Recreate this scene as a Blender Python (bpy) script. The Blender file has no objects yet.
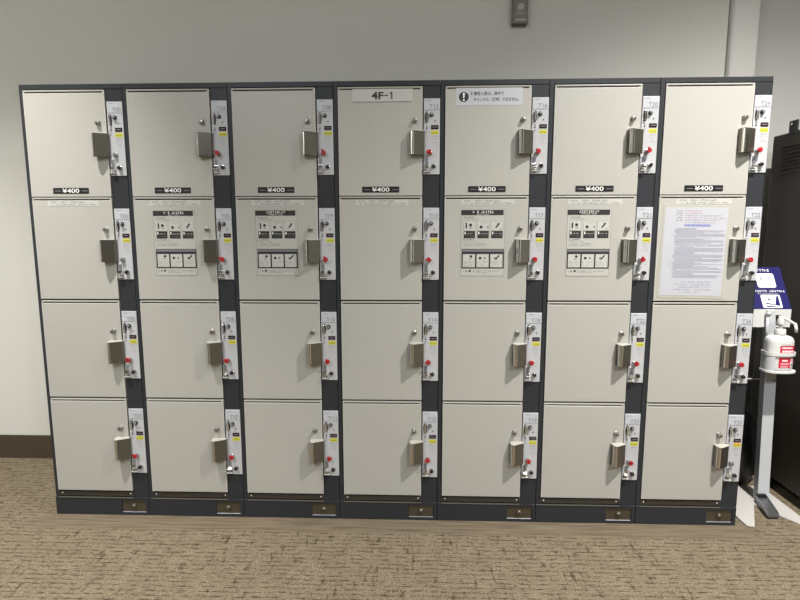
import bpy, bmesh, math, random
from mathutils import Vector, Matrix
random.seed(7)
S = bpy.context.scene
COL = S.collection

# ------------------------------------------------------------------ camera
PIT, YAW, ROL, FPX = -0.13321, -0.035495, -0.0015024, 535.49
fw = Vector((math.sin(YAW)*math.cos(PIT), math.cos(YAW)*math.cos(PIT), math.sin(PIT)))
r0 = Vector((math.cos(YAW), -math.sin(YAW), 0)); u0 = r0.cross(fw)
rr = r0*math.cos(ROL) + u0*math.sin(ROL); uu = -r0*math.sin(ROL) + u0*math.cos(ROL)
cam_d = bpy.data.cameras.new('camera'); cam = bpy.data.objects.new('camera', cam_d); COL.objects.link(cam)
M = Matrix((rr, uu, -fw)).transposed().to_4x4(); M.translation = Vector((1.56026, -2.12065, 1.22015))
cam.matrix_world = M
cam_d.sensor_fit = 'HORIZONTAL'; cam_d.sensor_width = 36; cam_d.lens = FPX/800*36; cam_d.clip_start = .02
S.camera = cam

# ------------------------------------------------------------------ world and exposure
w = bpy.data.worlds.new('world'); S.world = w; w.use_nodes = True
w.node_tree.nodes['Background'].inputs[0].default_value = (.92, .97, 1, 1)
w.node_tree.nodes['Background'].inputs[1].default_value = .05
S.view_settings.view_transform = 'Standard'; S.view_settings.look = 'None'
S.view_settings.gamma = 1; S.view_settings.use_curve_mapping = False
S.view_settings.exposure = 0.0

CEIL = 3.2
# x, y, power of the ceiling downlights
# each: x, y, power, aim (x, y per metre down), cone angle, blend
DOWNLIGHTS = [(.12, -.92, 450, (-.243, .141), 80, .94), (2.95, -1.15, 655, (.09, -.03), 132, 1.0), (-1.70, -.75, 300, (-.80, .12), 84, .7)]  # last one is added, out of view, so the handles reflect a bright wall
FILL_PANELS = [(-.2, -3.6, 90), (3.2, -3.6, 96)]          # unseen fill lamps added behind the camera to lift the wall: x, y, power
LAMP_COL = (1, .965, .90)
FILL_COL = (.92, .98, 1)

# ------------------------------------------------------------------ materials
def mat(name, col, rough=.5, metal=0, spec=.5, emit=None, coat=0):
    m = bpy.data.materials.new(name); m.use_nodes = True
    b = m.node_tree.nodes['Principled BSDF']
    b.inputs['Base Color'].default_value = (*col, 1)
    b.inputs['Roughness'].default_value = rough
    b.inputs['Metallic'].default_value = metal
    b.inputs['Specular IOR Level'].default_value = spec
    b.inputs['Coat Weight'].default_value = coat
    if emit:
        b.inputs['Emission Color'].default_value = (*col, 1); b.inputs['Emission Strength'].default_value = emit
    return m

def noisy(name, col, col2, scale=40, rough=.5, bump=.0, bscale=200, metal=0, stretch=(1, 1, 1), spec=.5):
    m = mat(name, col, rough, metal, spec); nt = m.node_tree; b = nt.nodes['Principled BSDF']
    tc = nt.nodes.new('ShaderNodeTexCoord'); mp = nt.nodes.new('ShaderNodeMapping')
    mp.inputs['Scale'].default_value = stretch
    nt.links.new(tc.outputs['Object'], mp.inputs[0])
    n = nt.nodes.new('ShaderNodeTexNoise'); n.inputs['Scale'].default_value = scale; n.inputs['Detail'].default_value = 4
    nt.links.new(mp.outputs[0], n.inputs['Vector'])
    mx = nt.nodes.new('ShaderNodeMix'); mx.data_type = 'RGBA'
    mx.inputs[6].default_value = (*col, 1); mx.inputs[7].default_value = (*col2, 1)
    nt.links.new(n.outputs[0], mx.inputs[0]); nt.links.new(mx.outputs[2], b.inputs['Base Color'])
    if bump:
        n2 = nt.nodes.new('ShaderNodeTexNoise'); n2.inputs['Scale'].default_value = bscale
        nt.links.new(mp.outputs[0], n2.inputs['Vector'])
        bp = nt.nodes.new('ShaderNodeBump'); bp.inputs['Strength'].default_value = bump; bp.inputs['Distance'].default_value = .002
        nt.links.new(n2.outputs[0], bp.inputs['Height']); nt.links.new(bp.outputs[0], b.inputs['Normal'])
    return m

M_WALL = noisy('wall_paint', (.66, .655, .62), (.64, .635, .60), 3, .75, .15, 350, spec=.3)
M_WALL2 = noisy('pale_wall_paint', (.64, .637, .62), (.62, .617, .60), 3, .75, .15, 350, spec=.3)
M_CEIL = noisy('ceiling_paint', (.80, .79, .76), (.78, .77, .74), 3, .8)
M_DARKWALL = noisy('dark_panel_wall', (.085, .068, .050), (.07, .055, .04), 2, .6)
M_BASEB = noisy('baseboard_vinyl', (.066, .048, .031), (.060, .044, .028), 8, .5)
M_DOOR = noisy('ivory_enamel', (.432, .422, .392), (.422, .412, .382), 2.5, .38, .04, 500)
M_EDGEGLINT = mat('ivory_edge_glint', (.56, .55, .52), .25)  # lighter than the door: rim highlight put into the colour
M_GROOVE = mat('groove_shadow_gap', (.03, .027, .024), .6)
M_FRAME = noisy('charcoal_enamel', (.031, .033, .038), (.028, .030, .035), 4, .42, .03, 600, spec=.28)
M_STEEL = noisy('brushed_steel', (.165, .155, .132), (.150, .140, .118), 30, .24, 0, 400, .72, (1, 1, 12))
M_STEELCAP = mat('pale_cap', (.46, .445, .405), .4)
M_CHROME = mat('chrome', (.75, .74, .72), .15, 1)
M_STREAKEDGE = mat('polished_streak_edge', (.62, .61, .59), .14, 1)
M_KNOB = mat('knob_metal', (.34, .33, .32), .28, .85)
M_BRONZE = noisy('bronze_plate', (.115, .095, .065), (.09, .075, .05), 20, .4, metal=.5)
M_SILL = mat('steel_sill', (.055, .048, .040), .45, .3)
M_PANEL = noisy('panel_white', (.50, .505, .53), (.48, .485, .51), 6, .35)
M_NUMPL = mat('number_plate_grey', (.50, .515, .56), .3)
M_GREYTX = mat('grey_print', (.17, .17, .185), .5)
M_BLACK = mat('black_plastic', (.012, .012, .013), .35)
M_INK = mat('black_ink', (.02, .019, .018), .55)
M_WHITE = mat('white_ink', (.82, .82, .80), .5)
M_YELLOW = mat('yellow_label', (.58, .55, .05), .5)
M_ORANGE = mat('orange_label', (.85, .38, .10), .5)
M_DISP = mat('display_window', (.03, .012, .018), .15)
M_RED = mat('red_plastic', (.38, .016, .022), .35)
M_SIGN = mat('sign_grey', (.50, .50, .48), .4)
M_STICK = mat('sticker_film', (.47, .465, .435), .35)
M_STICK2 = mat('sticker_panel', (.52, .515, .49), .35)
M_PAPER = mat('paper', (.46, .465, .515), .6)
M_PTEXT = mat('paper_text', (.19, .195, .28), .6)
M_PRED = mat('paper_red_text', (.45, .15, .18), .6)
M_PBLUE = mat('paper_blue_text', (.20, .22, .50), .6)
M_SLEEVE = mat('clear_sleeve', (.44, .435, .385), .2)
M_WPLAS = mat('white_plastic', (.66, .66, .645), .3)
M_BASEW = mat('white_base_steel', (.52, .50, .48), .4)
M_WMET = mat('white_enamel_steel', (.56, .57, .60), .3)
M_GREYSIDE = mat('grey_steel_and_shade', (.22, .23, .25), .4, .3)  # grey steel parts, and the post's left side darkened for shade
M_GALV = mat('galvanised_pedal', (.26, .26, .27), .35, .8)
M_PICTO = mat('pictogram_grey', (.28, .28, .36), .5)
M_BLUE = mat('blue_sign', (.008, .006, .095), .45, spec=.3)
M_PINKRED = mat('label_red', (.62, .015, .05), .4)
M_PINK = mat('label_pink', (.75, .33, .38), .4)
M_BROWN = noisy('dark_brown_steel', (.027, .021, .014), (.023, .018, .012), 5, .5)
M_BAG = noisy('black_bag', (.008, .008, .009), (.012, .012, .013), 12, .5, .4, 30)
M_TAUPE = mat('taupe_metal', (.14, .13, .11), .4, .2)
M_EMBLEM = mat('emblem_grey', (.52, .52, .50), .4)

def floor_mat():
    m = mat('ribbed_carpet', (.3, .24, .17), .95, spec=.1); nt = m.node_tree; N = nt.nodes; L = nt.links
    b = N['Principled BSDF']; tc = N.new('ShaderNodeTexCoord')
    def noise(sx, sy, sc, det=3, rough=.5):
        mp = N.new('ShaderNodeMapping'); mp.inputs['Scale'].default_value = (sx, sy, 1)
        L.new(tc.outputs['Object'], mp.inputs[0])
        n = N.new('ShaderNodeTexNoise'); n.inputs['Scale'].default_value = sc; n.inputs['Detail'].default_value = det
        n.inputs['Roughness'].default_value = rough
        L.new(mp.outputs[0], n.inputs['Vector']); return n.outputs[0]
    def ramp(v, a, c, x=0., y=1.):
        r = N.new('ShaderNodeMapRange'); r.inputs[1].default_value = a; r.inputs[2].default_value = c
        r.inputs[3].default_value = x; r.inputs[4].default_value = y; L.new(v, r.inputs[0]); return r.outputs[0]
    def mth(op, a, c):
        r = N.new('ShaderNodeMath'); r.operation = op
        for i, v in enumerate((a, c)):
            if isinstance(v, (int, float)): r.inputs[i].default_value = v
            else: L.new(v, r.inputs[i])
        return r.outputs[0]
    def mix(f, a, c):
        r = N.new('ShaderNodeMix'); r.data_type = 'RGBA'; L.new(f, r.inputs[0])
        for i, v in ((6, a), (7, c)):
            if isinstance(v, tuple): r.inputs[i].default_value = (*v, 1)
            else: L.new(v, r.inputs[i])
        return r.outputs[2]
    # ribs across the room, broken up by noise
    sepc = N.new('ShaderNodeSeparateXYZ'); L.new(tc.outputs['Object'], sepc.inputs[0])
    yy = mth('ADD', sepc.outputs[1], mth('MULTIPLY', mth('SUBTRACT', noise(7, 3, 1.0, 3), .5), .022))
    fr = mth('FRACT', mth('MULTIPLY', yy, 1/.024), 0)
    rib = mth('MULTIPLY', ramp(fr, .0, .16), ramp(fr, .42, .18))
    brk = ramp(noise(22, 40, 1.0, 4, .7), .44, .56)
    line = mth('MULTIPLY', rib, brk)
    cross = mth('MULTIPLY', ramp(noise(60, 16, 1.0, 2), .57, .66), ramp(noise(14, 14, 1.0), .40, .6))
    hx = ramp(noise(30, 150, 1.0, 3), .54, .66)
    marks = mth('MINIMUM', mth('ADD', mth('ADD', mth('MULTIPLY', line, .85), mth('MULTIPLY', cross, .60)), mth('MULTIPLY', hx, .50)), 1.0)
    speck = ramp(noise(1, 1, 150, 4, .9), .36, .64)
    blot = ramp(noise(1, 1, 9, 3), .35, .65)
    base = mix(speck, (.078, .059, .039), (.375, .308, .218))
    base = mix(mth('MULTIPLY', blot, .35), base, (.15, .118, .08))
    carpet = mix(marks, base, (.050, .036, .022))
    # plain border strip that runs along the foot of the lockers
    streak = ramp(noise(5, 90, 1.0, 3), .38, .66)
    strip = mix(streak, (.205, .165, .118), (.130, .102, .072))
    sep = N.new('ShaderNodeSeparateXYZ'); L.new(tc.outputs['Object'], sep.inputs[0])
    y = mth('ADD', sep.outputs[1], mth('MULTIPLY', mth('SUBTRACT', noise(3, 3, 1.0), .5), .03))
    inb = mth('MULTIPLY', mth('MULTIPLY', ramp(y, -.115, -.100), ramp(y, .02, .0)), mth('MULTIPLY', ramp(sep.outputs[0], -.10, .02), ramp(sep.outputs[0], 2.98, 2.85)))
    col = mix(inb, carpet, strip)
    L.new(col, b.inputs['Base Color'])
    h = mth('SUBTRACT', mth('MULTIPLY', speck, .5), marks)
    bp = N.new('ShaderNodeBump'); bp.inputs['Strength'].default_value = .5; bp.inputs['Distance'].default_value = .004
    L.new(h, bp.inputs['Height']); L.new(bp.outputs[0], b.inputs['Normal'])
    return m
M_FLOOR = floor_mat()

# ------------------------------------------------------------------ mesh helpers
class MB:
    def __init__(s): s.bm = bmesh.new(); s.mats = []
    def mi(s, m):
        if m not in s.mats: s.mats.append(m)
        return s.mats.index(m)
    def absorb(s, b2, m, smooth=False):
        i = s.mi(m)
        vm = {v: s.bm.verts.new(v.co) for v in b2.verts}
        for f in b2.faces:
            try: nf = s.bm.faces.new([vm[v] for v in f.verts])
            except ValueError: continue
            nf.material_index = i; nf.smooth = smooth
        b2.free()
    def box(s, x0, x1, y0, y1, z0, z1, m, bev=0, seg=2, smooth=False):
        b = bmesh.new(); bmesh.ops.create_cube(b, size=1)
        for v in b.verts: v.co = Vector(((x0+x1)/2+v.co.x*(x1-x0), (y0+y1)/2+v.co.y*(y1-y0), (z0+z1)/2+v.co.z*(z1-z0)))
        if bev: bmesh.ops.bevel(b, geom=b.edges[:], offset=bev, segments=seg, affect='EDGES', profile=.5)
        s.absorb(b, m, smooth); return s
    def prism(s, pts, z0, z1, m, axis='z', bev=0):
        """pts: outline; extruded along axis. axis z: (x,y); axis y: (x,z); axis x: (y,z)"""
        b = bmesh.new()
        def P(p, t): return {'z': (p[0], p[1], t), 'y': (p[0], t, p[1]), 'x': (t, p[0], p[1])}[axis]
        a = [b.verts.new(P(p, z0)) for p in pts]; c = [b.verts.new(P(p, z1)) for p in pts]
        b.faces.new(a); b.faces.new(c[::-1]); n = len(pts)
        for i in range(n): b.faces.new((a[i], c[i], c[(i+1) % n], a[(i+1) % n]))
        bmesh.ops.recalc_face_normals(b, faces=b.faces)
        if bev: bmesh.ops.bevel(b, geom=b.edges[:], offset=bev, segments=2, affect='EDGES', profile=.5)
        s.absorb(b, m); return s
    def cyl(s, p0, p1, ra, rb, m, seg=20, bev=0):
        p0 = Vector(p0); p1 = Vector(p1); d = p1-p0; b = bmesh.new()
        bmesh.ops.create_cone(b, cap_ends=True, segments=seg, radius1=ra, radius2=rb, depth=d.length)
        if bev:
            es = [e for e in b.edges if abs(e.verts[0].co.z-e.verts[1].co.z) < 1e-6]
            bmesh.ops.bevel(b, geom=es, offset=bev, segments=2, affect='EDGES', profile=.5)
        q = d.to_track_quat('Z', 'Y')
        for v in b.verts: v.co = q @ v.co + (p0+p1)/2
        s.absorb(b, m, True); return s
    def sphere(s, c, r, m, sc=(1, 1, 1)):
        b = bmesh.new(); bmesh.ops.create_uvsphere(b, u_segments=16, v_segments=10, radius=r)
        for v in b.verts: v.co = Vector((v.co.x*sc[0], v.co.y*sc[1], v.co.z*sc[2])) + Vector(c)
        s.absorb(b, m, True); return s
    def tube(s, pts, r, m, seg=12):
        for a, c in zip(pts[:-1], pts[1:]): s.cyl(a, c, r, r, m, seg)
        for p in pts[1:-1]: s.sphere(p, r, m)
        return s
    def rect(s, x0, x1, z0, z1, y, m):
        i = s.mi(m); vs = [s.bm.verts.new(p) for p in ((x0, y, z0), (x1, y, z0), (x1, y, z1), (x0, y, z1))]
        f = s.bm.faces.new(vs); f.material_index = i; return s
    def poly(s, pts, y, m):
        vs = [s.bm.verts.new((p[0], y, p[1])) for p in pts]
        f = s.bm.faces.new(vs); f.material_index = s.mi(m); f.normal_update()
        if f.normal.y > 0: f.normal_flip()
        return s
    def disc(s, x, z, r, y, m, n=20): return s.poly([(x+r*math.cos(2*math.pi*i/n), z+r*math.sin(2*math.pi*i/n)) for i in range(n)], y, m)
    def text(s, body, x, z, h, y, m, align='CENTER', width=None, bold=0.0):
        """flat lettering facing -y, centred (or left) at x, baseline z, cap height about h"""
        me = text_mesh(body, align, bold)
        xs = [v.co.x for v in me.vertices]; ys = [v.co.y for v in me.vertices]
        k = h/(max(ys)-min(ys)); kx = k if width is None else width/(max(xs)-min(xs))
        cx = (max(xs)+min(xs))/2 if align == 'CENTER' else min(xs)
        i = s.mi(m); vs = [s.bm.verts.new((x+(v.co.x-cx)*kx, y, z+(v.co.y-min(ys))*k)) for v in me.vertices]
        for p in me.polygons:
            try: f = s.bm.faces.new([vs[j] for j in p.vertices])
            except ValueError: continue
            f.material_index = i
        return s
    def strokes(s, x0, x1, z, h, y, m, n, fill=.8, seed=0):
        """a row of tiny illegible print strokes"""
        R = random.Random(seed*131+n); st = (x1-x0)/n
        for i in range(n):
            if R.random() > fill: continue
            a = x0+i*st+st*.08; c = a+st*.8; k = R.choice((0, 1, 2, 3))
            if k in (0, 3): s.rect(a, c, z+h*.72, z+h*.92, y, m)
            if k in (1, 3): s.rect(a, c, z, z+h*.22, y, m)
            if k in (0, 1): s.rect((a+c)/2-st*.1, (a+c)/2+st*.1, z, z+h, y, m)
            if k == 2: s.rect(a, a+st*.22, z, z+h, y, m); s.rect(a, c, z+h*.38, z+h*.58, y, m)
            if k == 3: s.rect(a+st*.3, a+st*.5, z+h*.2, z+h*.75, y, m)
        return s
    def mesh(s, name):
        me = bpy.data.meshes.new(name); s.bm.to_mesh(me); s.bm.free()
        for m in s.mats: me.materials.append(m)
        return me
    def obj(s, name, parent=None, loc=(0, 0, 0)): return link(name, s.mesh(name), parent, loc)

_tc = {}
def text_mesh(body, align='CENTER', bold=0.0):
    k = (body, bold)
    if k not in _tc:
        c = bpy.data.curves.new('lettering', 'FONT'); c.body = body; c.size = 1; c.offset = bold; c.fill_mode = 'FRONT'; c.resolution_u = 3
        o = bpy.data.objects.new('lettering', c); COL.objects.link(o)
        dg = bpy.context.evaluated_depsgraph_get(); dg.update()
        me = bpy.data.meshes.new_from_object(o.evaluated_get(dg))
        bpy.data.objects.remove(o); bpy.data.curves.remove(c); _tc[k] = me
    return _tc[k]

def link(name, me, parent=None, loc=(0, 0, 0)):
    o = bpy.data.objects.new(name, me); COL.objects.link(o); o.location = loc
    if parent: o.parent = parent
    return o
def tag(o, label, cat, group=None):
    o['label'] = label; o['category'] = cat
    if group: o['group'] = group
    return o
def thing(name, label, cat, loc=(0, 0, 0), group=None): return tag(link(name, None, None, loc), label, cat, group)
def struct(o): o['kind'] = 'structure'; return o

# ------------------------------------------------------------------ the room
WY = .55                                            # face of the back wall
struct(MB().box(-2.5, 5.5, -5.5, .9, -.05, 0, M_FLOOR).obj('floor'))
struct(MB().box(-2.5, 5.5, -5.5, .9, CEIL, CEIL+.05, M_CEIL).obj('ceiling'))
struct(MB().box(-2.5, 2.982, WY, WY+.2, 0, CEIL, M_WALL).obj('wall_back'))
struct(MB().box(3.10, 5.5, WY+.12, WY+.25, 0, CEIL, M_WALL2).obj('wall_recess'))
struct(MB().box(2.988, 3.11, WY-.03, WY+.25, 0, CEIL, M_WALL2, .012, 3, True).obj('wall_pilaster'))
struct(MB().box(-2.5, -2.4, -5.5, .9, 0, CEIL, M_WALL).obj('wall_left'))
struct(MB().box(5.5, 5.6, -5.5, .9, 0, CEIL, M_WALL).obj('wall_right'))
struct(MB().box(-2.5, 5.5, -5.6, -5.5, 0, CEIL, M_DARKWALL).obj('wall_front'))
struct(MB().box(-2.5, 2.98, WY-.006, WY, 0, .128, M_BASEB, .001, 1).obj('baseboard_back'))

for i, (x, y, p, aim, cone, blend) in enumerate(DOWNLIGHTS):
    where = ['above the left end of the lockers', 'above the right end of the lockers', 'added to brighten the left wall of the room'][i]
    t = thing('downlight', 'round recessed ceiling downlight ' + where, 'ceiling light', (x, y, CEIL), 'ceiling downlights')
    m = MB(); n = 32
    ring = bmesh.new()
    for r, z in ((.075, -.001), (.09, -.006), (.09, -.0005)):
        for k in range(n): ring.verts.new((r*math.cos(2*math.pi*k/n), r*math.sin(2*math.pi*k/n), z))
    ring.verts.ensure_lookup_table()
    for j in range(2):
        for k in range(n):
            ring.faces.new([ring.verts[j*n+k], ring.verts[j*n+(k+1) % n], ring.verts[(j+1)*n+(k+1) % n], ring.verts[(j+1)*n+k]])
    m.absorb(ring, M_WPLAS, True); m.obj('trim_ring', t)
    MB().cyl((0, 0, -.004), (0, 0, -.0005), .074, .074, mat('lamp_glow', LAMP_COL, emit=2.0), 24).obj('lamp_disc', t)
    l = bpy.data.lights.new('downlight_lamp', 'SPOT'); l.energy = p; l.color = LAMP_COL
    l.spot_size = math.radians(cone); l.spot_blend = blend; l.shadow_soft_size = .035
    lo = link('downlight_lamp', l, t, (0, 0, -.02))
    lo.rotation_euler = Vector((aim[0], aim[1], -1)).to_track_quat('-Z', 'Y').to_euler()

for i, (x, y, p) in enumerate(FILL_PANELS):
    t = thing('fill_lamp', 'square ceiling fill lamp added behind the camera on the ' + ('left', 'right')[i], 'ceiling light', (x, y, CEIL), 'added fill lamps')
    m = MB()
    for a, b, c, d in ((-.32, .32, -.32, -.30), (-.32, .32, .30, .32), (-.32, -.30, -.30, .30), (.30, .32, -.30, .30)): m.box(a, b, c, d, -.012, -.0005, M_WPLAS)
    m.obj('lamp_frame', t)
    MB().box(-.30, .30, -.30, .30, -.004, -.0005, mat('fill_glow', FILL_COL, emit=2.0)).obj('diffuser', t)
    l = bpy.data.lights.new('fill_light', 'AREA'); l.energy = p; l.color = FILL_COL; l.size = .58
    link('fill_light', l, t, (0, 0, -.02))

# ------------------------------------------------------------------ locker columns
W, H, PITCH = .41, 1.776, .4085
ZTOPS = (1.752, 1.3425, .9300, .5170)               # tops of the four doors
DX0, DX1 = .019, .342
PX0, PX1 = .3465, .4085
DF, PF = -.006, -.003                               # door face, lock panel face

def body_mesh():
    m = MB()
    m.box(.001, .0175, 0, .53, .0, H-.0005, M_FRAME, .0008, 1)             # left side
    m.box(.4085, .4095, .0, .53, .0, H-.0005, M_FRAME)                       # right side
    m.box(.0175, .4085, .0, .53, 1.7565, H-.0005, M_FRAME, .0008, 1)         # top rail
    m.box(.0175, .4085, .50, .53, .0, 1.757, M_FRAME)                        # back
    m.box(.0175, .3445, .02, .50, .06, 1.7565, M_GROOVE)                     # dark inside behind the doors
    m.box(.3445, .4085, .0012, .50, .0, 1.7555, M_FRAME, .0008, 1)           # column beside the doors
    return m.mesh('body')
def sill_mesh():
    m = MB().box(.0175, .3445, .0, .02, .083, .103, M_SILL, .001, 1)
    for x in (.032, .330): m.cyl((x, .0, .096), (x, -.0015, .096), .0028, .0024, M_WHITE, 10)
    return m.mesh('bottom_sill')
def plinth_mesh():
    m = MB(); y0, y1 = -.004, .012
    x0, x1, a, b, c, d = .001, .409, .290, .394, .012, .066
    m.box(x0, a, y0, y1, 0, .079, M_FRAME, .001, 1); m.box(b, x1, y0, y1, 0, .079, M_FRAME, .001, 1)
    m.box(a-.001, b+.001, y0, y1, 0, c, M_FRAME); m.box(a-.001, b+.001, y0, y1, d, .079, M_FRAME)
    m.box(.0175, .343, -.0062, -.002, .0765, .0795, M_TAUPE)
    return m.mesh('plinth')
def keyplate_mesh():
    m = MB(); m.box(.291, .393, .0005, .006, .013, .065, M_BRONZE)
    m.prism([(-.003, .013), (.002, .013), (.002, .0158)], .292, .392, M_GREYSIDE, 'x')
    m.cyl((.342, .002, .042), (.342, -.006, .042), .0115, .0105, M_BRONZE, 20, .001)
    m.cyl((.342, -.006, .042), (.342, -.0075, .042), .0075, .007, M_KNOB, 16)
    m.box(.3408, .3432, -.0082, -.007, .037, .047, M_BLACK)
    return m.mesh('base_lock_plate')

def door_mesh():
    """origin at the door's top left corner; the door runs down .404 from there"""
    h = .4065; w_ = DX1-DX0; m = MB(); y0 = DF
    m.box(0, w_, y0, .016, -h, -.0105, M_DOOR, .0022, 3)
    m.box(0, w_, y0-.0006, .016, -.0058, 0, M_DOOR, .0018, 2)
    m.box(w_-.0026, w_, y0-.0005, .01, -h, -.0105, M_EDGEGLINT, .001, 2); m.box(0, .0022, y0-.0005, .01, -h, -.0105, M_EDGEGLINT, .0009, 2)  # pale side strips paint the highlight along the door rims
    m.box(.002, w_-.002, y0+.006, .012, -.012, -.004, M_GROOVE)
    m.box(0, .006, y0, .012, -.014, -.003, M_DOOR, .0015, 2); m.box(w_-.009, w_, y0, .012, -.014, -.003, M_DOOR, .0015, 2)
    return m.mesh('locker_door')
def handle_mesh():
    """bent steel guard at the door's closing edge; origin at its top left on the door face"""
    m = MB(); p = .036; w_ = .0535; hh = .090
    out = [(0, 0), (.0008, -.0235), (.0022, -.0285), (.0050, -.0330), (.0090, -.0360), (.0125, -.0366), (.0160, -.0352), (.0535, -.0140), (.0555, -.0115), (.0560, 0)]
    m.prism(out, -hh, -.0025, M_STEEL, 'z', .0006)
    ed = out[1:7]                                   # rounded edge in brighter metal, standing in for its reflected streak
    m.prism([(x-.0003, y-.0004) for x, y in ed]+[(x+.001, y+.002) for x, y in ed[::-1]], -hh+.001, -.0035, M_STREAKEDGE, 'z')
    m.prism([(x*1.03-.001, y*1.03) for x, y in out], -.0025, 0, M_STEELCAP, 'z', .0004)
    return m.mesh('handle_guard')
def knob_mesh():
    m = MB(); m.cyl((0, 0, 0), (0, -.003, 0), .0105, .010, M_KNOB, 18)
    m.cyl((0, -.003, 0), (0, -.015, 0), .0085, .0080, M_KNOB, 18, .0015)
    m.box(-.0009, .0009, -.0155, -.0145, -.0045, .0045, M_BLACK)
    return m.mesh('lock_knob')
def price_mesh():
    m = MB(); m.box(.002, .146, -.0015, 0, 0, .0225, M_BLACK, .0004, 1)
    m.text('¥400', .074, .003, .0170, -.0019, M_WHITE, width=.068, bold=.012)
    m.rect(.010, .034, .009, .012, -.0018, M_GREYTX); m.rect(.118, .142, .009, .012, -.0018, M_GREYTX)
    return m.mesh('price_plate')
def strip_mesh():
    m = MB(); m.box(0, .207, -.0006, 0, 0, .021, M_STICK2)
    m.strokes(.012, .150, .0125, .006, -.0009, M_GREYTX, 26, .75, 3)
    m.strokes(.018, .195, .003, .006, -.0009, M_GREYTX, 30, .6, 4)
    return m.mesh('printed_strip')

# lock panel pieces, origin at the panel's top left on the locker face (64 x 282 mm)
PW, PH = PX1-PX0, .282
def panel_mesh():
    m = MB(); m.box(0, PW, PF, .002, -PH, 0, M_PANEL, .0012, 2)
    m.rect(.001, PW-.001, -.0437, -.0424, PF-.0003, M_GREYTX)
    m.rect(.008, .030, -.0085, -.007, PF-.0003, M_GREYTX)
    m.strokes(.030, .056, -.143, .0035, PF-.0003, M_GREYTX, 6, .8, 1); m.strokes(.030, .058, -.152, .0035, PF-.0003, M_GREYTX, 7, .8, 2)
    m.strokes(.030, .050, -.164, .0025, PF-.0003, M_GREYTX, 5, .8, 3)
    m.strokes(.040, .058, -.170, .0025, PF-.0003, M_PRED, 5, .8, 8)
    m.rect(.010, .014, -.112, -.098, PF-.0003, M_GREYTX)
    m.poly([(.006, -.108), (.010, -.114), (.015, -.108)], PF-.0004, M_INK)
    m.rect(.004, .013, -.128, -.126, PF-.0003, M_GREYTX)
    m.strokes(.003, .016, -.122, .004, PF-.0003, M_INK, 3, 1, 5)
    m.strokes(.034, .052, -.275, .003, PF-.0003, M_GREYTX, 4, .9, 6)
    m.disc(.043, -.082, .0028, PF-.0004, M_INK, 12)
    return m.mesh('lock_panel')
def coin_slot_mesh():
    m = MB(); y = PF
    pts = [(.0115+.0085*math.cos(a)*.8, -.069+.022*math.sin(a)) for a in [2*math.pi*i/20 for i in range(20)]]
    m.prism(pts, y-.003, y+.001, M_BLACK, 'y', .0006)
    m.box(.0080, .0150, y-.010, y-.002, -.087, -.051, M_CHROME, .0015, 2)
    return m.mesh('coin_slot')
def return_knob_mesh():
    m = MB(); m.cyl((.030, PF, -.060), (.030, PF-.006, -.060), .0085, .0075, M_BLACK, 18, .001)
    m.cyl((.030, PF-.006, -.060), (.030, PF-.013, -.060), .0052, .0048, M_GREYSIDE, 14, .001)
    return m.mesh('return_button')
def display_mesh():
    m = MB(); m.box(.028, .0565, PF-.002, PF+.001, -.1135, -.0985, M_DISP, .0008, 1)
    m.rect(.033, .052, -.1075, -.1045, PF-.0024, M_GREYTX); return m.mesh('display')
def yellow_mesh(or_=False):
    m = MB(); m.box(.028, .0575, PF-.0006, PF+.001, -.1335, -.1185, M_YELLOW)
    m.strokes(.031, .055, -.129, .004, PF-.001, M_INK, 5, .7, 9)
    if or_: m.rect(.030, .0565, -.1225, -.1155, PF-.0009, M_ORANGE)
    return m.mesh('yellow_label')
def cup_mesh():
    m = MB(); y = PF
    m.box(.002, .022, y-.003, y+.001, -.247, -.192, M_PANEL, .001, 2)
    m.box(.0055, .0185, y-.0035, y-.002, -.238, -.197, M_GREYSIDE)
    m.prism([(y-.001, -.247), (y-.016, -.238), (y-.016, -.232), (y-.004, -.222), (y-.001, -.205)], .005, .0195, M_CHROME, 'x', .0006)
    m.box(.003, .021, y-.004, y-.002, -.2475, -.239, M_BLACK)
    m.prism([(y-.001, -.249), (y-.013, -.249), (y-.013, -.2465), (y-.001, -.2465)], .001, .0235, M_WPLAS, 'x', .0005)
    for v in m.bm.verts: v.co.z -= .024
    return m.mesh('coin_return_cup')
def cylinder_mesh():
    m = MB(); m.cyl((.0385, PF, -.236), (.0385, PF-.005, -.236), .0100, .0092, M_CHROME, 20, .001)
    m.cyl((.0385, PF-.005, -.236), (.0385, PF-.015, -.236), .0072, .0066, M_BLACK, 18, .001)
    for v in m.bm.verts: v.co.z -= .016
    return m.mesh('master_lock')
def keylock_mesh():
    m = MB(); m.cyl((.024, PF, -.196), (.024, PF-.004, -.196), .0105, .0098, M_CHROME, 20, .001)
    m.cyl((.024, PF-.004, -.196), (.024, PF-.012, -.196), .0082, .0075, M_GREYSIDE, 18, .001)
    m.box(.0230, .0250, PF-.0125, PF-.0115, -.201, -.191, M_BLACK)
    for v in m.bm.verts: v.co.z -= .006
    return m.mesh('key_lock')
def key_mesh(rot):
    """red plastic key head with its blade end; origin at the keyhole"""
    m = MB(); R = Matrix.Rotation(rot, 3, 'Y')
    b = MB(); b.prism([(-.0045, -.006), (-.0085, .002), (-.0075, .010), (0, .0135), (.0075, .010), (.0085, .002), (.0045, -.006)], -.0125, -.0045, M_RED, 'y', .0016)
    b.cyl((0, 0, 0), (0, -.006, 0), .0045, .004, M_CHROME, 12)
    b.prism([(-.011, .003), (-.014, .009), (-.007, .013), (-.004, .006)], -.016, -.0135, M_RED, 'y', .0008)
    for v in b.bm.verts: v.co = R @ v.co
    return b.mesh('locker_key')

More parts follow.
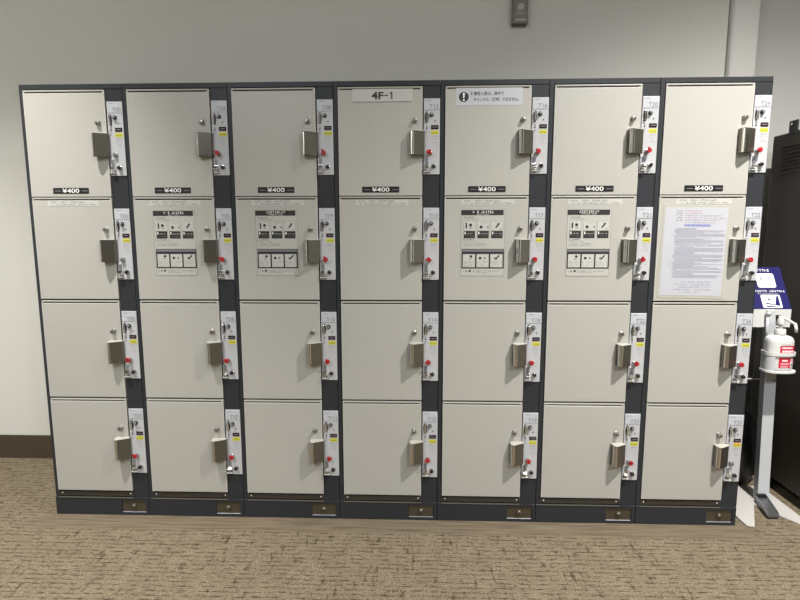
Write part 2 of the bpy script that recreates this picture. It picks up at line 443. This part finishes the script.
G = {k: f() for k, f in dict(body=body_mesh, sill=sill_mesh, plinth=plinth_mesh, keyplate=keyplate_mesh, door=door_mesh, handle=handle_mesh,
     knob=knob_mesh, price=price_mesh, strip=strip_mesh, panel=panel_mesh, slot=coin_slot_mesh, ret=return_knob_mesh, disp=display_mesh,
     yel=yellow_mesh, cup=cup_mesh, cyl=cylinder_mesh, klock=keylock_mesh).items()}
G['yel_or'] = yellow_mesh(True)
KEYM = [key_mesh(a) for a in (-.5, .1, .7)]

unit_words = ['leftmost column, at the left end', 'second column from the left', 'third column from the left', 'middle column, under the 4F-1 sign',
              'fifth column, with the exclamation mark notice', 'sixth column, second from the right end', 'rightmost column, beside the sanitizer stand']
row_words = ['top door', 'second door down', 'third door down', 'bottom door']
col_words = ['first', 'second', 'third', 'fourth', 'fifth', 'sixth', 'seventh']
NOKEY = {(0, 0), (0, 1), (6, 3)}
KR = {(0, 2): 2, (0, 3): 2, (1, 0): 1, (1, 3): 2}
for u in range(7):
    t = thing('coin_locker', 'charcoal coin locker with ivory doors T%02d to T%02d, %s' % (u*4, u*4+3, unit_words[u]), 'locker', (u*W, 0, 0), 'coin locker columns')
    link('body', G['body'], t); link('bottom_sill', G['sill'], t)
    p = link('plinth', G['plinth'], t); link('base_lock_plate', G['keyplate'], p)
    for r in range(4):
        zt = ZTOPS[r]
        d = link('locker_door', G['door'], t, (DX0, 0, zt))
        link('handle_guard', G['handle'], d, (.2945-DX0, DF, -.1645))
        link('lock_knob', G['knob'], d, (.312-DX0, DF, -.1255))
        if r == 0: link('price_plate', G['price'], d, (.107-DX0, DF, -.394))
        if r == 1: link('printed_strip', G['strip'], d, (.082-DX0, DF, -.033))
        zp = zt - .0435
        k = link('lock_panel', G['panel'], t, (PX0, 0, zp))
        n = MB(); n.box(.0015, PW-.0015, PF-.0008, PF+.001, -.0415, -.0015, M_NUMPL)
        n.text('T%02d' % (u*4+r), PW-.006-.0175, -.038, .0155, PF-.0012, M_GREYTX, width=.034)
        n.rect(.008, .028, -.0085, -.007, PF-.0011, M_GREYTX)
        n.obj('number_plate', k)
        link('coin_slot', G['slot'], k); link('return_button', G['ret'], k); link('display', G['disp'], k)
        link('yellow_label', G['yel_or' if (u, r) == (6, 3) else 'yel'], k); link('coin_return_cup', G['cup'], k)
        link('master_lock', G['cyl'], k); link('key_lock', G['klock'], k)
        if (u, r) not in NOKEY:
            o = link('locker_key', KEYM[KR.get((u, r), (u*4+r*3) % 3)], None, (u*W+PX0+.024, PF-.0118, zp-.203))
            tag(o, 'red locker key in the lock beside door T%02d, %s column, %s' % (u*4+r, col_words[u], row_words[r]), 'key', 'red locker keys')

# ------------------------------------------------------------------ notices on the doors
def instruction_sticker(x, z1, wd, ht, kind, label):
    m = MB(); Y0 = 0
    def X(a): return a*wd
    def Z(a): return -a*ht
    def R(a, b, c, d, y, mm): m.rect(X(a), X(b), Z(d), Z(c), y, mm)
    y1, y2, y3 = -.0008, -.0011, -.0014
    m.box(0, wd, -.0005, 0, -ht, 0, M_STICK)
    for a, b, c, d in ((0, 1, 0, .004), (0, 1, .996, 1), (0, .006, 0, 1), (.994, 1, 0, 1)): R(a, b, c, d, y1, M_GREYTX)
    R(0, .96, 0, .078, y1, M_INK)
    if kind: m.strokes(X(.26), X(.72), Z(.042), ht*.032, y2, M_WHITE, 9, 1, 11); m.strokes(X(.32), X(.66), Z(.070), ht*.018, y2, M_WHITE, 12, .9, 12)
    else: m.strokes(X(.26), X(.74), Z(.048), ht*.036, y2, M_WHITE, 10, .85, 13); m.strokes(X(.36), X(.64), Z(.072), ht*.014, y2, M_WHITE, 10, .9, 14)
    m.strokes(X(.03), X(.33), Z(.118), ht*.017, y1, M_INK, 9, .8, 15); m.strokes(X(.06), X(.42), Z(.145), ht*.014, y1, M_GREYTX, 14, .8, 16)
    for j, a in enumerate((.06, .375, .69)):
        b = a+.26
        R(a-.005, b+.005, .165, .312, y1, M_GREYTX); R(a, b, .168, .309, y2, M_STICK2)
        R(a, b, .315, .425, y1, M_INK)
        R(a+.02, a+.045, .325, .365, y2, M_WHITE)
        m.strokes(X(a+.07), X(b-.02), Z(.362), ht*.016, y2, M_EMBLEM, 7, .8, 20+j); m.strokes(X(a+.05), X(b-.03), Z(.398), ht*.016, y2, M_GREYTX, 8, .8, 30+j)
        R(a-.01, b+.01, .665, .865, y2, M_STICK2)
        m.strokes(X(a+.01), X(b-.01), Z(.79), ht*.013, y3, M_GREYTX, 8, .8, 40+j); m.strokes(X(a+.01), X(b-.03), Z(.82), ht*.013, y3, M_GREYTX, 8, .7, 50+j); m.strokes(X(a+.02), X(b-.05), Z(.85), ht*.013, y3, M_GREYTX, 6, .7, 60+j)
    r_ = wd*.035
    R(.10, .135, .19, .275, y3, M_INK); m.disc(X(.215), Z(.225), r_, y3, M_INK); R(.19, .25, .262, .275, y3, M_GREYTX)
    m.disc(X(.455), Z(.255), r_, y3, M_INK); m.disc(X(.555), Z(.255), r_*.8, y3, M_EMBLEM); m.disc(X(.61), Z(.255), r_*.6, y3, M_GREYTX); m.strokes(X(.42), X(.60), Z(.200), ht*.014, y3, M_GREYTX, 6, .8, 70)
    m.poly([(X(.775), Z(.262)), (X(.80), Z(.275)), (X(.885), Z(.205)), (X(.86), Z(.19))], y3, M_INK); m.disc(X(.79), Z(.262), r_*.7, y3, M_EMBLEM); m.disc(X(.90), Z(.285), r_*.35, y3, M_INK); m.disc(X(.84), Z(.205), r_*.45, y3, M_GREYTX)
    m.strokes(X(.03), X(.30), Z(.455), ht*.016, y1, M_INK, 8, .8, 71); m.strokes(X(.05), X(.42), Z(.48), ht*.014, y1, M_GREYTX, 12, .7, 72)
    m.strokes(X(.06), X(.60), Z(.515), ht*.014, y1, M_GREYTX, 20, .85, 73); m.strokes(X(.06), X(.55), Z(.54), ht*.014, y1, M_GREYTX, 18, .85, 74)
    R(.02, .99, .585, .885, y1, M_INK)
    R(.03, .98, .593, .628, y2, M_GREYTX)
    m.disc(X(.235), Z(.70), r_*.9, y3, M_INK); R(.13, .17, .69, .72, y3, M_EMBLEM); R(.18, .25, .735, .745, y3, M_GREYTX)
    m.disc(X(.445), Z(.725), r_*.9, y3, M_INK); m.disc(X(.55), Z(.725), r_*.7, y3, M_GREYTX); m.disc(X(.60), Z(.725), r_*.6, y3, M_EMBLEM)
    m.disc(X(.79), Z(.728), r_*.8, y3, M_GREYTX); m.poly([(X(.79), Z(.74)), (X(.81), Z(.752)), (X(.895), Z(.69)), (X(.87), Z(.675))], y3, M_INK)
    m.disc(X(.07), Z(.925), r_*.3, y1, M_GREYTX); m.poly([(X(.11), Z(.935)), (X(.155), Z(.935)), (X(.132), Z(.91))], y1, M_INK); R(.19, .235, .908, .938, y1, M_INK)
    m.strokes(X(.28), X(.88), Z(.93), ht*.014, y1, M_GREYTX, 24, .85, 75); m.strokes(X(.28), X(.62), Z(.955), ht*.014, y1, M_GREYTX, 14, .85, 76)
    tag(m.obj('instruction_sticker', None, (x, DF, z1)), label, 'sticker', 'pictogram instruction stickers')
instruction_sticker(.505, 1.290, .168, .257, 0, 'black and white pictogram instruction sticker on door T05')
instruction_sticker(.915, 1.290, .166, .257, 1, 'black and white pictogram instruction sticker on door T09')
instruction_sticker(1.724, 1.290, .170, .257, 0, 'black and white pictogram instruction sticker on door T17')
instruction_sticker(2.133, 1.290, .168, .257, 1, 'black and white pictogram instruction sticker on door T21')

m = MB(); m.box(0, .230, -.0012, 0, -.047, 0, M_SIGN, .0003, 1)
m.box(.001, .225, -.0016, 0, -.0478, -.0465, M_GREYTX)
m.text('4F', .097, -.0385, .028, -.0018, M_INK, width=.046, bold=.03); m.rect(.1235, .1365, -.0265, -.0225, -.0018, M_INK)
m.poly([(.1535, -.0385), (.1535, -.0105), (.1500, -.0105), (.1435, -.0155), (.1435, -.0195), (.1490, -.0165), (.1490, -.0385)], -.0018, M_INK)
tag(m.obj('location_sign', None, (1.304, DF, 1.744)), 'small grey sign reading 4F-1 at the top of door T12', 'sign')

m = MB(); m.box(0, .252, -.0008, 0, -.064, 0, M_NUMPL)
m.disc(.0305, -.0325, .0185, -.0011, M_INK, 28)
m.poly([(.0265, -.018), (.0345, -.018), (.0325, -.037), (.0285, -.037)], -.0014, M_WHITE); m.disc(.0305, -.044, .0035, -.0014, M_WHITE)
m.text('硬貨投入後は、途中で', .056, -.0275, .0145, -.0011, M_INK, 'LEFT', .125, bold=.012)
m.text('キャンセル（返金）できません。', .068, -.0495, .0150, -.0011, M_INK, 'LEFT', .170, bold=.012)
tag(m.obj('warning_notice', None, (1.697, DF, 1.744)), 'white notice with a black exclamation mark on door T16', 'notice')

# typed sheet in a clear sleeve on T25
t = thing('paper_notice', 'large densely typed paper notice in a clear sleeve on door T25', 'notice', (2.496, DF-.0003, 1.309)); t.rotation_euler.y = .016
MB().box(0, .254, -.0008, 0, -.360, 0, M_SLEEVE, .0003, 1).obj('sleeve', t)
m = MB(); m.box(.008, .244, -.0014, -.0007, -.349, -.010, M_PAPER)
y = -.0017
for i, (a, b, mm) in enumerate(((.052, .150, M_PRED), (.052, .145, M_PRED), (.052, .222, M_PTEXT), (.052, .236, M_PRED), (.075, .215, M_PTEXT))):
    z = -.025-i*.0088
    m.strokes(.050, .074, z, .0036, y, M_INK, 5, .9, i); m.strokes(.084, b, z, .0036, y, mm, int((b-.084)/.0042), .85, i+9)
m.strokes(.084, .200, -.069, .0034, y, M_PTEXT, 30, .85, 3)
m.rect(.084, .182, -.0815, -.0735, y, M_PBLUE); m.strokes(.088, .178, -.0795, .0045, y-.0003, M_PAPER, 18, .6, 5)
R_ = random.Random(5)
for i in range(46):
    z = -.090-i*.0042; lead = R_.random() < .22
    x0 = .048+R_.choice((0, .006)); x1 = R_.choice((.238, .238, .236, .225, .19, .16, .13))
    if lead: m.strokes(.030, .045, z, .0020, y, M_PTEXT, 5, .9, i)
    m.rect(x0, x1, z, z+.0013, y, M_PTEXT) if R_.random() < .8 else m.strokes(x0, x1, z, .002, y, M_PTEXT, 40, .8, i)
for i, (a, b) in enumerate(((.085, .20), (.055, .20), (.075, .205), (.055, .21), (.085, .16))):
    m.strokes(a, b, -.298-i*.0100, .0042, y, M_PTEXT, int((b-a)/.005), .7, i+50)
m.obj('typed_sheet', t)

# ------------------------------------------------------------------ wall speaker above the lockers
t = thing('speaker_box', 'small dark grey wall speaker box with a round emblem above door T16', 'speaker', (1.988, WY, 2.155))
MB().box(0, .070, -.036, 0, 0, .20, M_TAUPE, .003, 2).obj('housing', t)
m = MB(); m.box(.008, .064, -.039, -.035, .020, .195, M_TAUPE, .0015, 2)
m.rect(.008, .064, .0215, .0225, -.0395, M_BLACK); m.obj('front_cover', t)
m = MB(); m.cyl((.036, -.038, .070), (.036, -.0415, .070), .0165, .0155, M_EMBLEM, 28)
m.disc(.036, .070, .0105, -.0418, M_TAUPE, 24); m.disc(.036, .070, .0085, -.0421, M_EMBLEM, 24)
m.rect(.034, .038, .064, .077, -.0424, M_TAUPE)
m.obj('round_emblem', t)
m = MB(); m.strokes(.024, .050, .042, .007, -.0395, M_EMBLEM, 4, 1, 3); m.rect(.012, .058, .0135, .0195, -.0395, M_EMBLEM) 
m.box(.012, .060, -.0385, -.035, .0125, .0185, M_EMBLEM); m.obj('print_strip', t)
MB().box(.026, .034, -.0405, -.038, .112, .150, M_EMBLEM, .001, 1).obj('slot_cover', t)

# ------------------------------------------------------------------ brown machine beside the lockers
MX, MY1, MZ0, MZ1 = 3.22, .53, .055, 1.643
t = thing('machine_cabinet', 'tall dark brown metal machine with a louvred side, at the right edge of the photo', 'machine', (MX, MY1, 0))
MB().box(0, .95, -.75, 0, MZ0, MZ1, M_BROWN, .004, 2).obj('cabinet_body', t)
for i in range(8):
    for y0 in (-.205, -.395):
        z = MZ1-.055-i*.0165
        m = MB(); m.prism([(-.0005, z), (-.006, z-.002), (-.0015, z-.010), (-.0005, z-.010)], 0, .001, M_BROWN, 'y')
        b = MB(); b.prism([(0.001, z), (-.007, z-.003), (-.007, z-.005), (.001, z-.010)], y0, y0+.135, M_BROWN, 'y'); m.bm.free()
        b.box(-.0006, .001, y0, y0+.135, z-.0145, z-.010, M_BLACK)
        b.obj('louvre', t)
m = MB(); m.prism([(-.16, MZ1-.008), (-.11, MZ1-.008), (-.11, MZ1+.048), (-.16, MZ1+.048)], -.004, .004, M_FRAME, 'x')
m.box(0, .06, -.16, -.11, MZ1, MZ1+.004, M_FRAME); m.cyl((-.004, -.128, MZ1+.034), (-.007, -.128, MZ1+.034), .006, .0055, M_CHROME, 12)
m.bm.verts.ensure_lookup_table(); m.obj('mounting_bracket', t)
for x, y0 in ((.06, -.06), (.89, -.06), (.06, -.69), (.89, -.69)):
    MB().cyl((x, y0, 0), (x, y0, MZ0+.002), .022, .018, M_BLACK, 16).obj('foot', t)

# black bag slumped in the gap
m = MB(); b = bmesh.new(); bmesh.ops.create_icosphere(b, subdivisions=4, radius=1)
from mathutils import noise as mn
for v in b.verts:
    c = v.co.copy(); k = 1+.10*mn.noise(c*2.2)+.04*mn.noise(c*6)
    h = (c.z+1)/2; tp = 1-.42*h**1.6
    v.co = Vector((c.x*.115*k*tp, c.y*.115*k*tp, .20+c.z*.20*(1+.05*mn.noise(c*3))))
zmin = min(v.co.z for v in b.verts)
for v in b.verts: v.co.z = max(v.co.z-zmin-.012, 0)
m.absorb(b, M_BAG, True)
tag(m.obj('black_bag', None, (3.095, .405, 0)), 'black bag standing in the dark gap behind the sanitizer stand', 'bag')

# ------------------------------------------------------------------ sanitizer stand
t = thing('sanitizer_stand', 'white foot-pedal hand sanitizer stand with a blue sign, right of the lockers', 'stand', (3.1, .2, 0))
def rel(o): o.location = Vector(o.location)-Vector((3.1, .2, 0)); return o
m = MB()
m.prism([(2.912, -.004), (2.926, -.016), (2.942, -.014), (3.047, .165), (3.152, -.014), (3.168, -.016), (3.182, -.004), (3.182, .34), (2.912, .34)], .001, .006, M_BASEW, 'z', .0008)
rel(m.obj('base_plate', t))
m = MB(); b = bmesh.new()
def slab(bot, top, w_, dp, mm, mmshade=None):
    """leaning post between two points"""
    bx, by, bz = bot; tx, ty, tz = top; vs = []
    for (x, y, z) in (bot, top):
        for dx, dy in ((-w_/2, -dp/2), (w_/2, -dp/2), (w_/2, dp/2), (-w_/2, dp/2)): vs.append((x+dx, y+dy, z))
    i = m.mi(mm); j = m.mi(mmshade or mm); V = [m.bm.verts.new(v) for v in vs]
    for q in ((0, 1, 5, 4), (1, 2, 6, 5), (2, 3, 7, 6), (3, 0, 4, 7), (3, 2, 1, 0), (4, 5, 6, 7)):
        f = m.bm.faces.new([V[k] for k in q]); f.material_index = j if q == (3, 0, 4, 7) else i  # left face gets a darker colour for its shade
slab((3.101, .205, .006), (3.083, .205, .60), .049, .032, M_WMET, M_GREYSIDE)
for x in (3.070, 3.098): m.cyl((x, .188, .565), (x, .183, .565), .004, .0035, M_GREYSIDE, 10)
slab((3.083, .205, .60), (3.062, .205, .870), .034, .034, M_WMET, M_GREYSIDE)
rel(m.obj('post', t))
m = MB()
def skew(pts, x0, x1, mm):
    """plate in profile (y, z), widening sideways towards the toe"""
    k = MB(); k.prism(pts, x0, x1, mm, 'x')
    for v in k.bm.verts: v.co.x -= (.185-v.co.y)*.22
    k.bm.faces.ensure_lookup_table(); b2 = k.bm; m.absorb(b2, mm)
skew([(.185, .014), (.185, .032), (.060, .020), (.048, .018), (.048, .010)], 3.064, 3.112, M_GALV)
for xa in (3.062, 3.109): skew([(.180, .024), (.180, .038), (.060, .026), (.055, .014)], xa, xa+.004, M_GREYSIDE)
m.box(3.066, 3.106, .175, .188, .006, .045, M_BLACK)
rel(m.obj('foot_pedal', t))
m = MB(); m.box(2.992, 3.150, .195, .27, .796, .877, M_WPLAS, .002, 2)
m.box(3.070, 3.106, .1935, .197, .807, .850, M_BLACK)
rel(m.obj('pump_housing', t))
m = MB(); m.cyl((3.045, .182, .855), (3.045, .182, .74), .006, .006, M_WMET, 14); m.cyl((3.045, .188, .858), (3.045, .172, .858), .008, .008, M_EMBLEM, 14)
rel(m.obj('press_rod', t))
# sign: built upright then leant back
t2 = MB(); wd, ht = .156, .200
t2.box(0, wd, 0, .008, 0, ht, M_BLUE, .0008, 1)
Zs = lambda v: ht*(1-v)
def rrect(m_, x0, x1, z0, z1, y, r, mm):
    pts = []
    for cx, cz, a0 in ((x1-r, z1-r, 0), (x0+r, z1-r, 90), (x0+r, z0+r, 180), (x1-r, z0+r, 270)):
        for k in range(5): a = math.radians(a0+k*22.5); pts.append((cx+r*math.cos(a), cz+r*math.sin(a)))
    m_.poly(pts, y, mm)
t2.strokes(wd*.26, wd*.68, Zs(.115), ht*.06, -.0005, M_WHITE, 6, 1, 3)
rrect(t2, wd*.26, wd*.76, Zs(.50), Zs(.16), -.0005, .008, M_WHITE)
t2.strokes(wd*.10, wd*.95, Zs(.605), ht*.045, -.0005, M_WHITE, 16, .95, 4); t2.strokes(wd*.2, wd*.8, Zs(.655), ht*.025, -.0005, M_EMBLEM, 18, .9, 5)
rrect(t2, wd*.26, wd*.78, Zs(.975), Zs(.67), -.0005, .006, M_WHITE)
# hand pictogram (upper) and foot on pedal with arrow (lower)
t2.disc(wd*.50, Zs(.27), .011, -.0008, M_PICTO); t2.disc(wd*.50, Zs(.27), .0085, -.0011, M_WHITE)
t2.poly([(wd*.34, Zs(.30)), (wd*.42, Zs(.25)), (wd*.44, Zs(.28)), (wd*.36, Zs(.335))], -.0008, M_PICTO)
t2.poly([(wd*.56, Zs(.24)), (wd*.68, Zs(.29)), (wd*.66, Zs(.315)), (wd*.55, Zs(.27))], -.0008, M_PICTO)
for a in (.34, .385, .43): t2.rect(wd*.54, wd*.68, Zs(a+.008), Zs(a), -.0008, M_PICTO)
t2.rect(wd*.54, wd*.555, Zs(.44), Zs(.34), -.0008, M_PICTO); t2.rect(wd*.67, wd*.685, Zs(.44), Zs(.34), -.0008, M_PICTO)
t2.rect(wd*.46, wd*.475, Zs(.78), Zs(.72), -.0008, M_BLUE); t2.poly([(wd*.42, Zs(.765)), (wd*.515, Zs(.765)), (wd*.468, Zs(.81))], -.0008, M_BLUE)
t2.poly([(wd*.36, Zs(.85)), (wd*.60, Zs(.90)), (wd*.68, Zs(.70)), (wd*.73, Zs(.70)), (wd*.73, Zs(.93)), (wd*.36, Zs(.885))], -.0008, M_BLUE)
t2.poly([(wd*.36, Zs(.92)), (wd*.60, Zs(.94)), (wd*.60, Zs(.96)), (wd*.36, Zs(.955))], -.0008, M_BLUE)
an = math.atan2(.10, .172)
Rm = Matrix.Rotation(-an, 3, 'X')
for v in t2.bm.verts: v.co = Rm @ v.co
rel(t2.obj('blue_sign', t, (2.992, .194, .876)))
# bottle holder
def oval(cx, cy, a, b, n=32, e=2.6):
    out = []
    for k in range(n):
        th = 2*math.pi*k/n; c, s_ = math.cos(th), math.sin(th)
        out.append((cx+a*math.copysign(abs(c)**(2/e), c), cy+b*math.copysign(abs(s_)**(2/e), s_)))
    return out
BX, BY = 3.068, .132
m = MB(); m.prism(oval(BX+.002, BY, .064, .048), .621, .630, M_WPLAS, 'z', .001)
def band(z0, z1, a, b, th, mm, part=None):
    n = 36; o = oval(BX, BY, a, b, n); i_ = oval(BX, BY, a-th, b-th, n)
    for k in range(n):
        if part and not part(k/n): continue
        k2 = (k+1) % n
        q = [(o[k], z0), (o[k2], z0), (o[k2], z1), (o[k], z1), (i_[k], z0), (i_[k2], z0), (i_[k2], z1), (i_[k], z1)]
        V = [m.bm.verts.new((p[0][0], p[0][1], p[1])) for p in q]
        for f in ((0, 1, 2, 3), (5, 4, 7, 6), (3, 2, 6, 7), (1, 0, 4, 5), (0, 3, 7, 4), (1, 5, 6, 2)):
            ff = m.bm.faces.new([V[j] for j in f]); ff.material_index = m.mi(mm); ff.smooth = False
band(.694, .708, .061, .045, .004, M_WPLAS)
band(.630, .695, .059, .044, .003, M_WMET, lambda f: .30 < f < .66)
m.box(BX-.03, BX+.04, BY+.042, .187, .622, .70, M_WMET, .001, 1)
rel(m.obj('bottle_holder', t))
m = MB(); m.cyl((3.062, .20, .567), (2.876, .20, .567), .003, .003, M_EMBLEM, 10); m.sphere((2.879, .20, .567), .006, M_EMBLEM)
rel(m.obj('tie_rod', t))

# bottle
t = thing('sanitizer_bottle', 'white pump bottle of sanitizer with a red label in the stand', 'bottle', (BX, BY, .630))
m = MB(); n = 40; prof = [(0, .0), (.85, .0), (.97, .004), (1, .012), (1, .116), (.985, .126), (.94, .134), (.84, .140), (.62, .144), (.36, .147), (.30, .150), (.30, .154), (0, .154)]
rings = []; i = m.mi(M_WPLAS)
for k, z in prof:
    k = max(k, .02); e = 2.6 if k > .6 else 2.1
    rings.append([m.bm.verts.new((p[0], p[1], z)) for p in oval(0, 0, .0535*k, .038*k if k > .6 else .0535*k*.9, n, e)])
for a, b in zip(rings[:-1], rings[1:]):
    for k in range(n):
        f = m.bm.faces.new((a[k], a[(k+1) % n], b[(k+1) % n], b[k])); f.smooth = True
m.obj('bottle_body', t)
def on_bottle(x0, x1, z0, z1, off, mm, st=8):
    """label patch wrapped on the bottle's front"""
    ov = lambda x: -(.038+off)*max(0, 1-(abs(x)/.0545)**2.6)**(1/2.6)
    for k in range(st):
        a = x0+(x1-x0)*k/st; b = x0+(x1-x0)*(k+1)/st
        V = [m.bm.verts.new(v) for v in ((a, ov(a), z0), (b, ov(b), z0), (b, ov(b), z1), (a, ov(a), z1))]
        f = m.bm.faces.new(V); f.material_index = m.mi(mm)
m = MB()
on_bottle(-.018, .047, .074, .107, .0006, M_PINKRED)
on_bottle(-.012, .034, .095, .101, .0010, M_WHITE); on_bottle(-.010, .040, .079, .088, .0010, M_PINK)
for k in range(5): on_bottle(-.009+k*.010, -.003+k*.010, .080, .088, .0014, M_WHITE, 2)
on_bottle(-.012, .026, .110, .114, .0006, M_EMBLEM)
m.obj('upper_label', t)
m = MB()
on_bottle(-.019, .047, .014, .057, .0006, M_PINKRED)
on_bottle(-.007, .016, .042, .048, .0010, M_WHITE); on_bottle(-.012, .024, .027, .036, .0010, M_PINK); on_bottle(-.012, .019, .016, .023, .0010, M_PINK)
on_bottle(.029, .045, .016, .053, .0010, M_WHITE); on_bottle(.032, .043, .020, .031, .0014, M_PTEXT); on_bottle(.032, .043, .038, .049, .0014, M_PINK)
m.obj('lower_label', t)
m = MB(); m.cyl((0, 0, .148), (0, 0, .172), .022, .020, M_WPLAS, 28, .002); m.cyl((0, 0, .172), (0, 0, .198), .008, .008, M_WPLAS, 16)
m.cyl((0, 0, .190), (0, 0, .216), .016, .013, M_WPLAS, 20, .002)
m.obj('pump', t)
m = MB(); m.tube([(-.010, .004, .222), (.010, -.012, .216), (.034, -.036, .198), (.040, -.040, .164)], .0058, M_WPLAS, 14)
m.obj('nozzle', t)
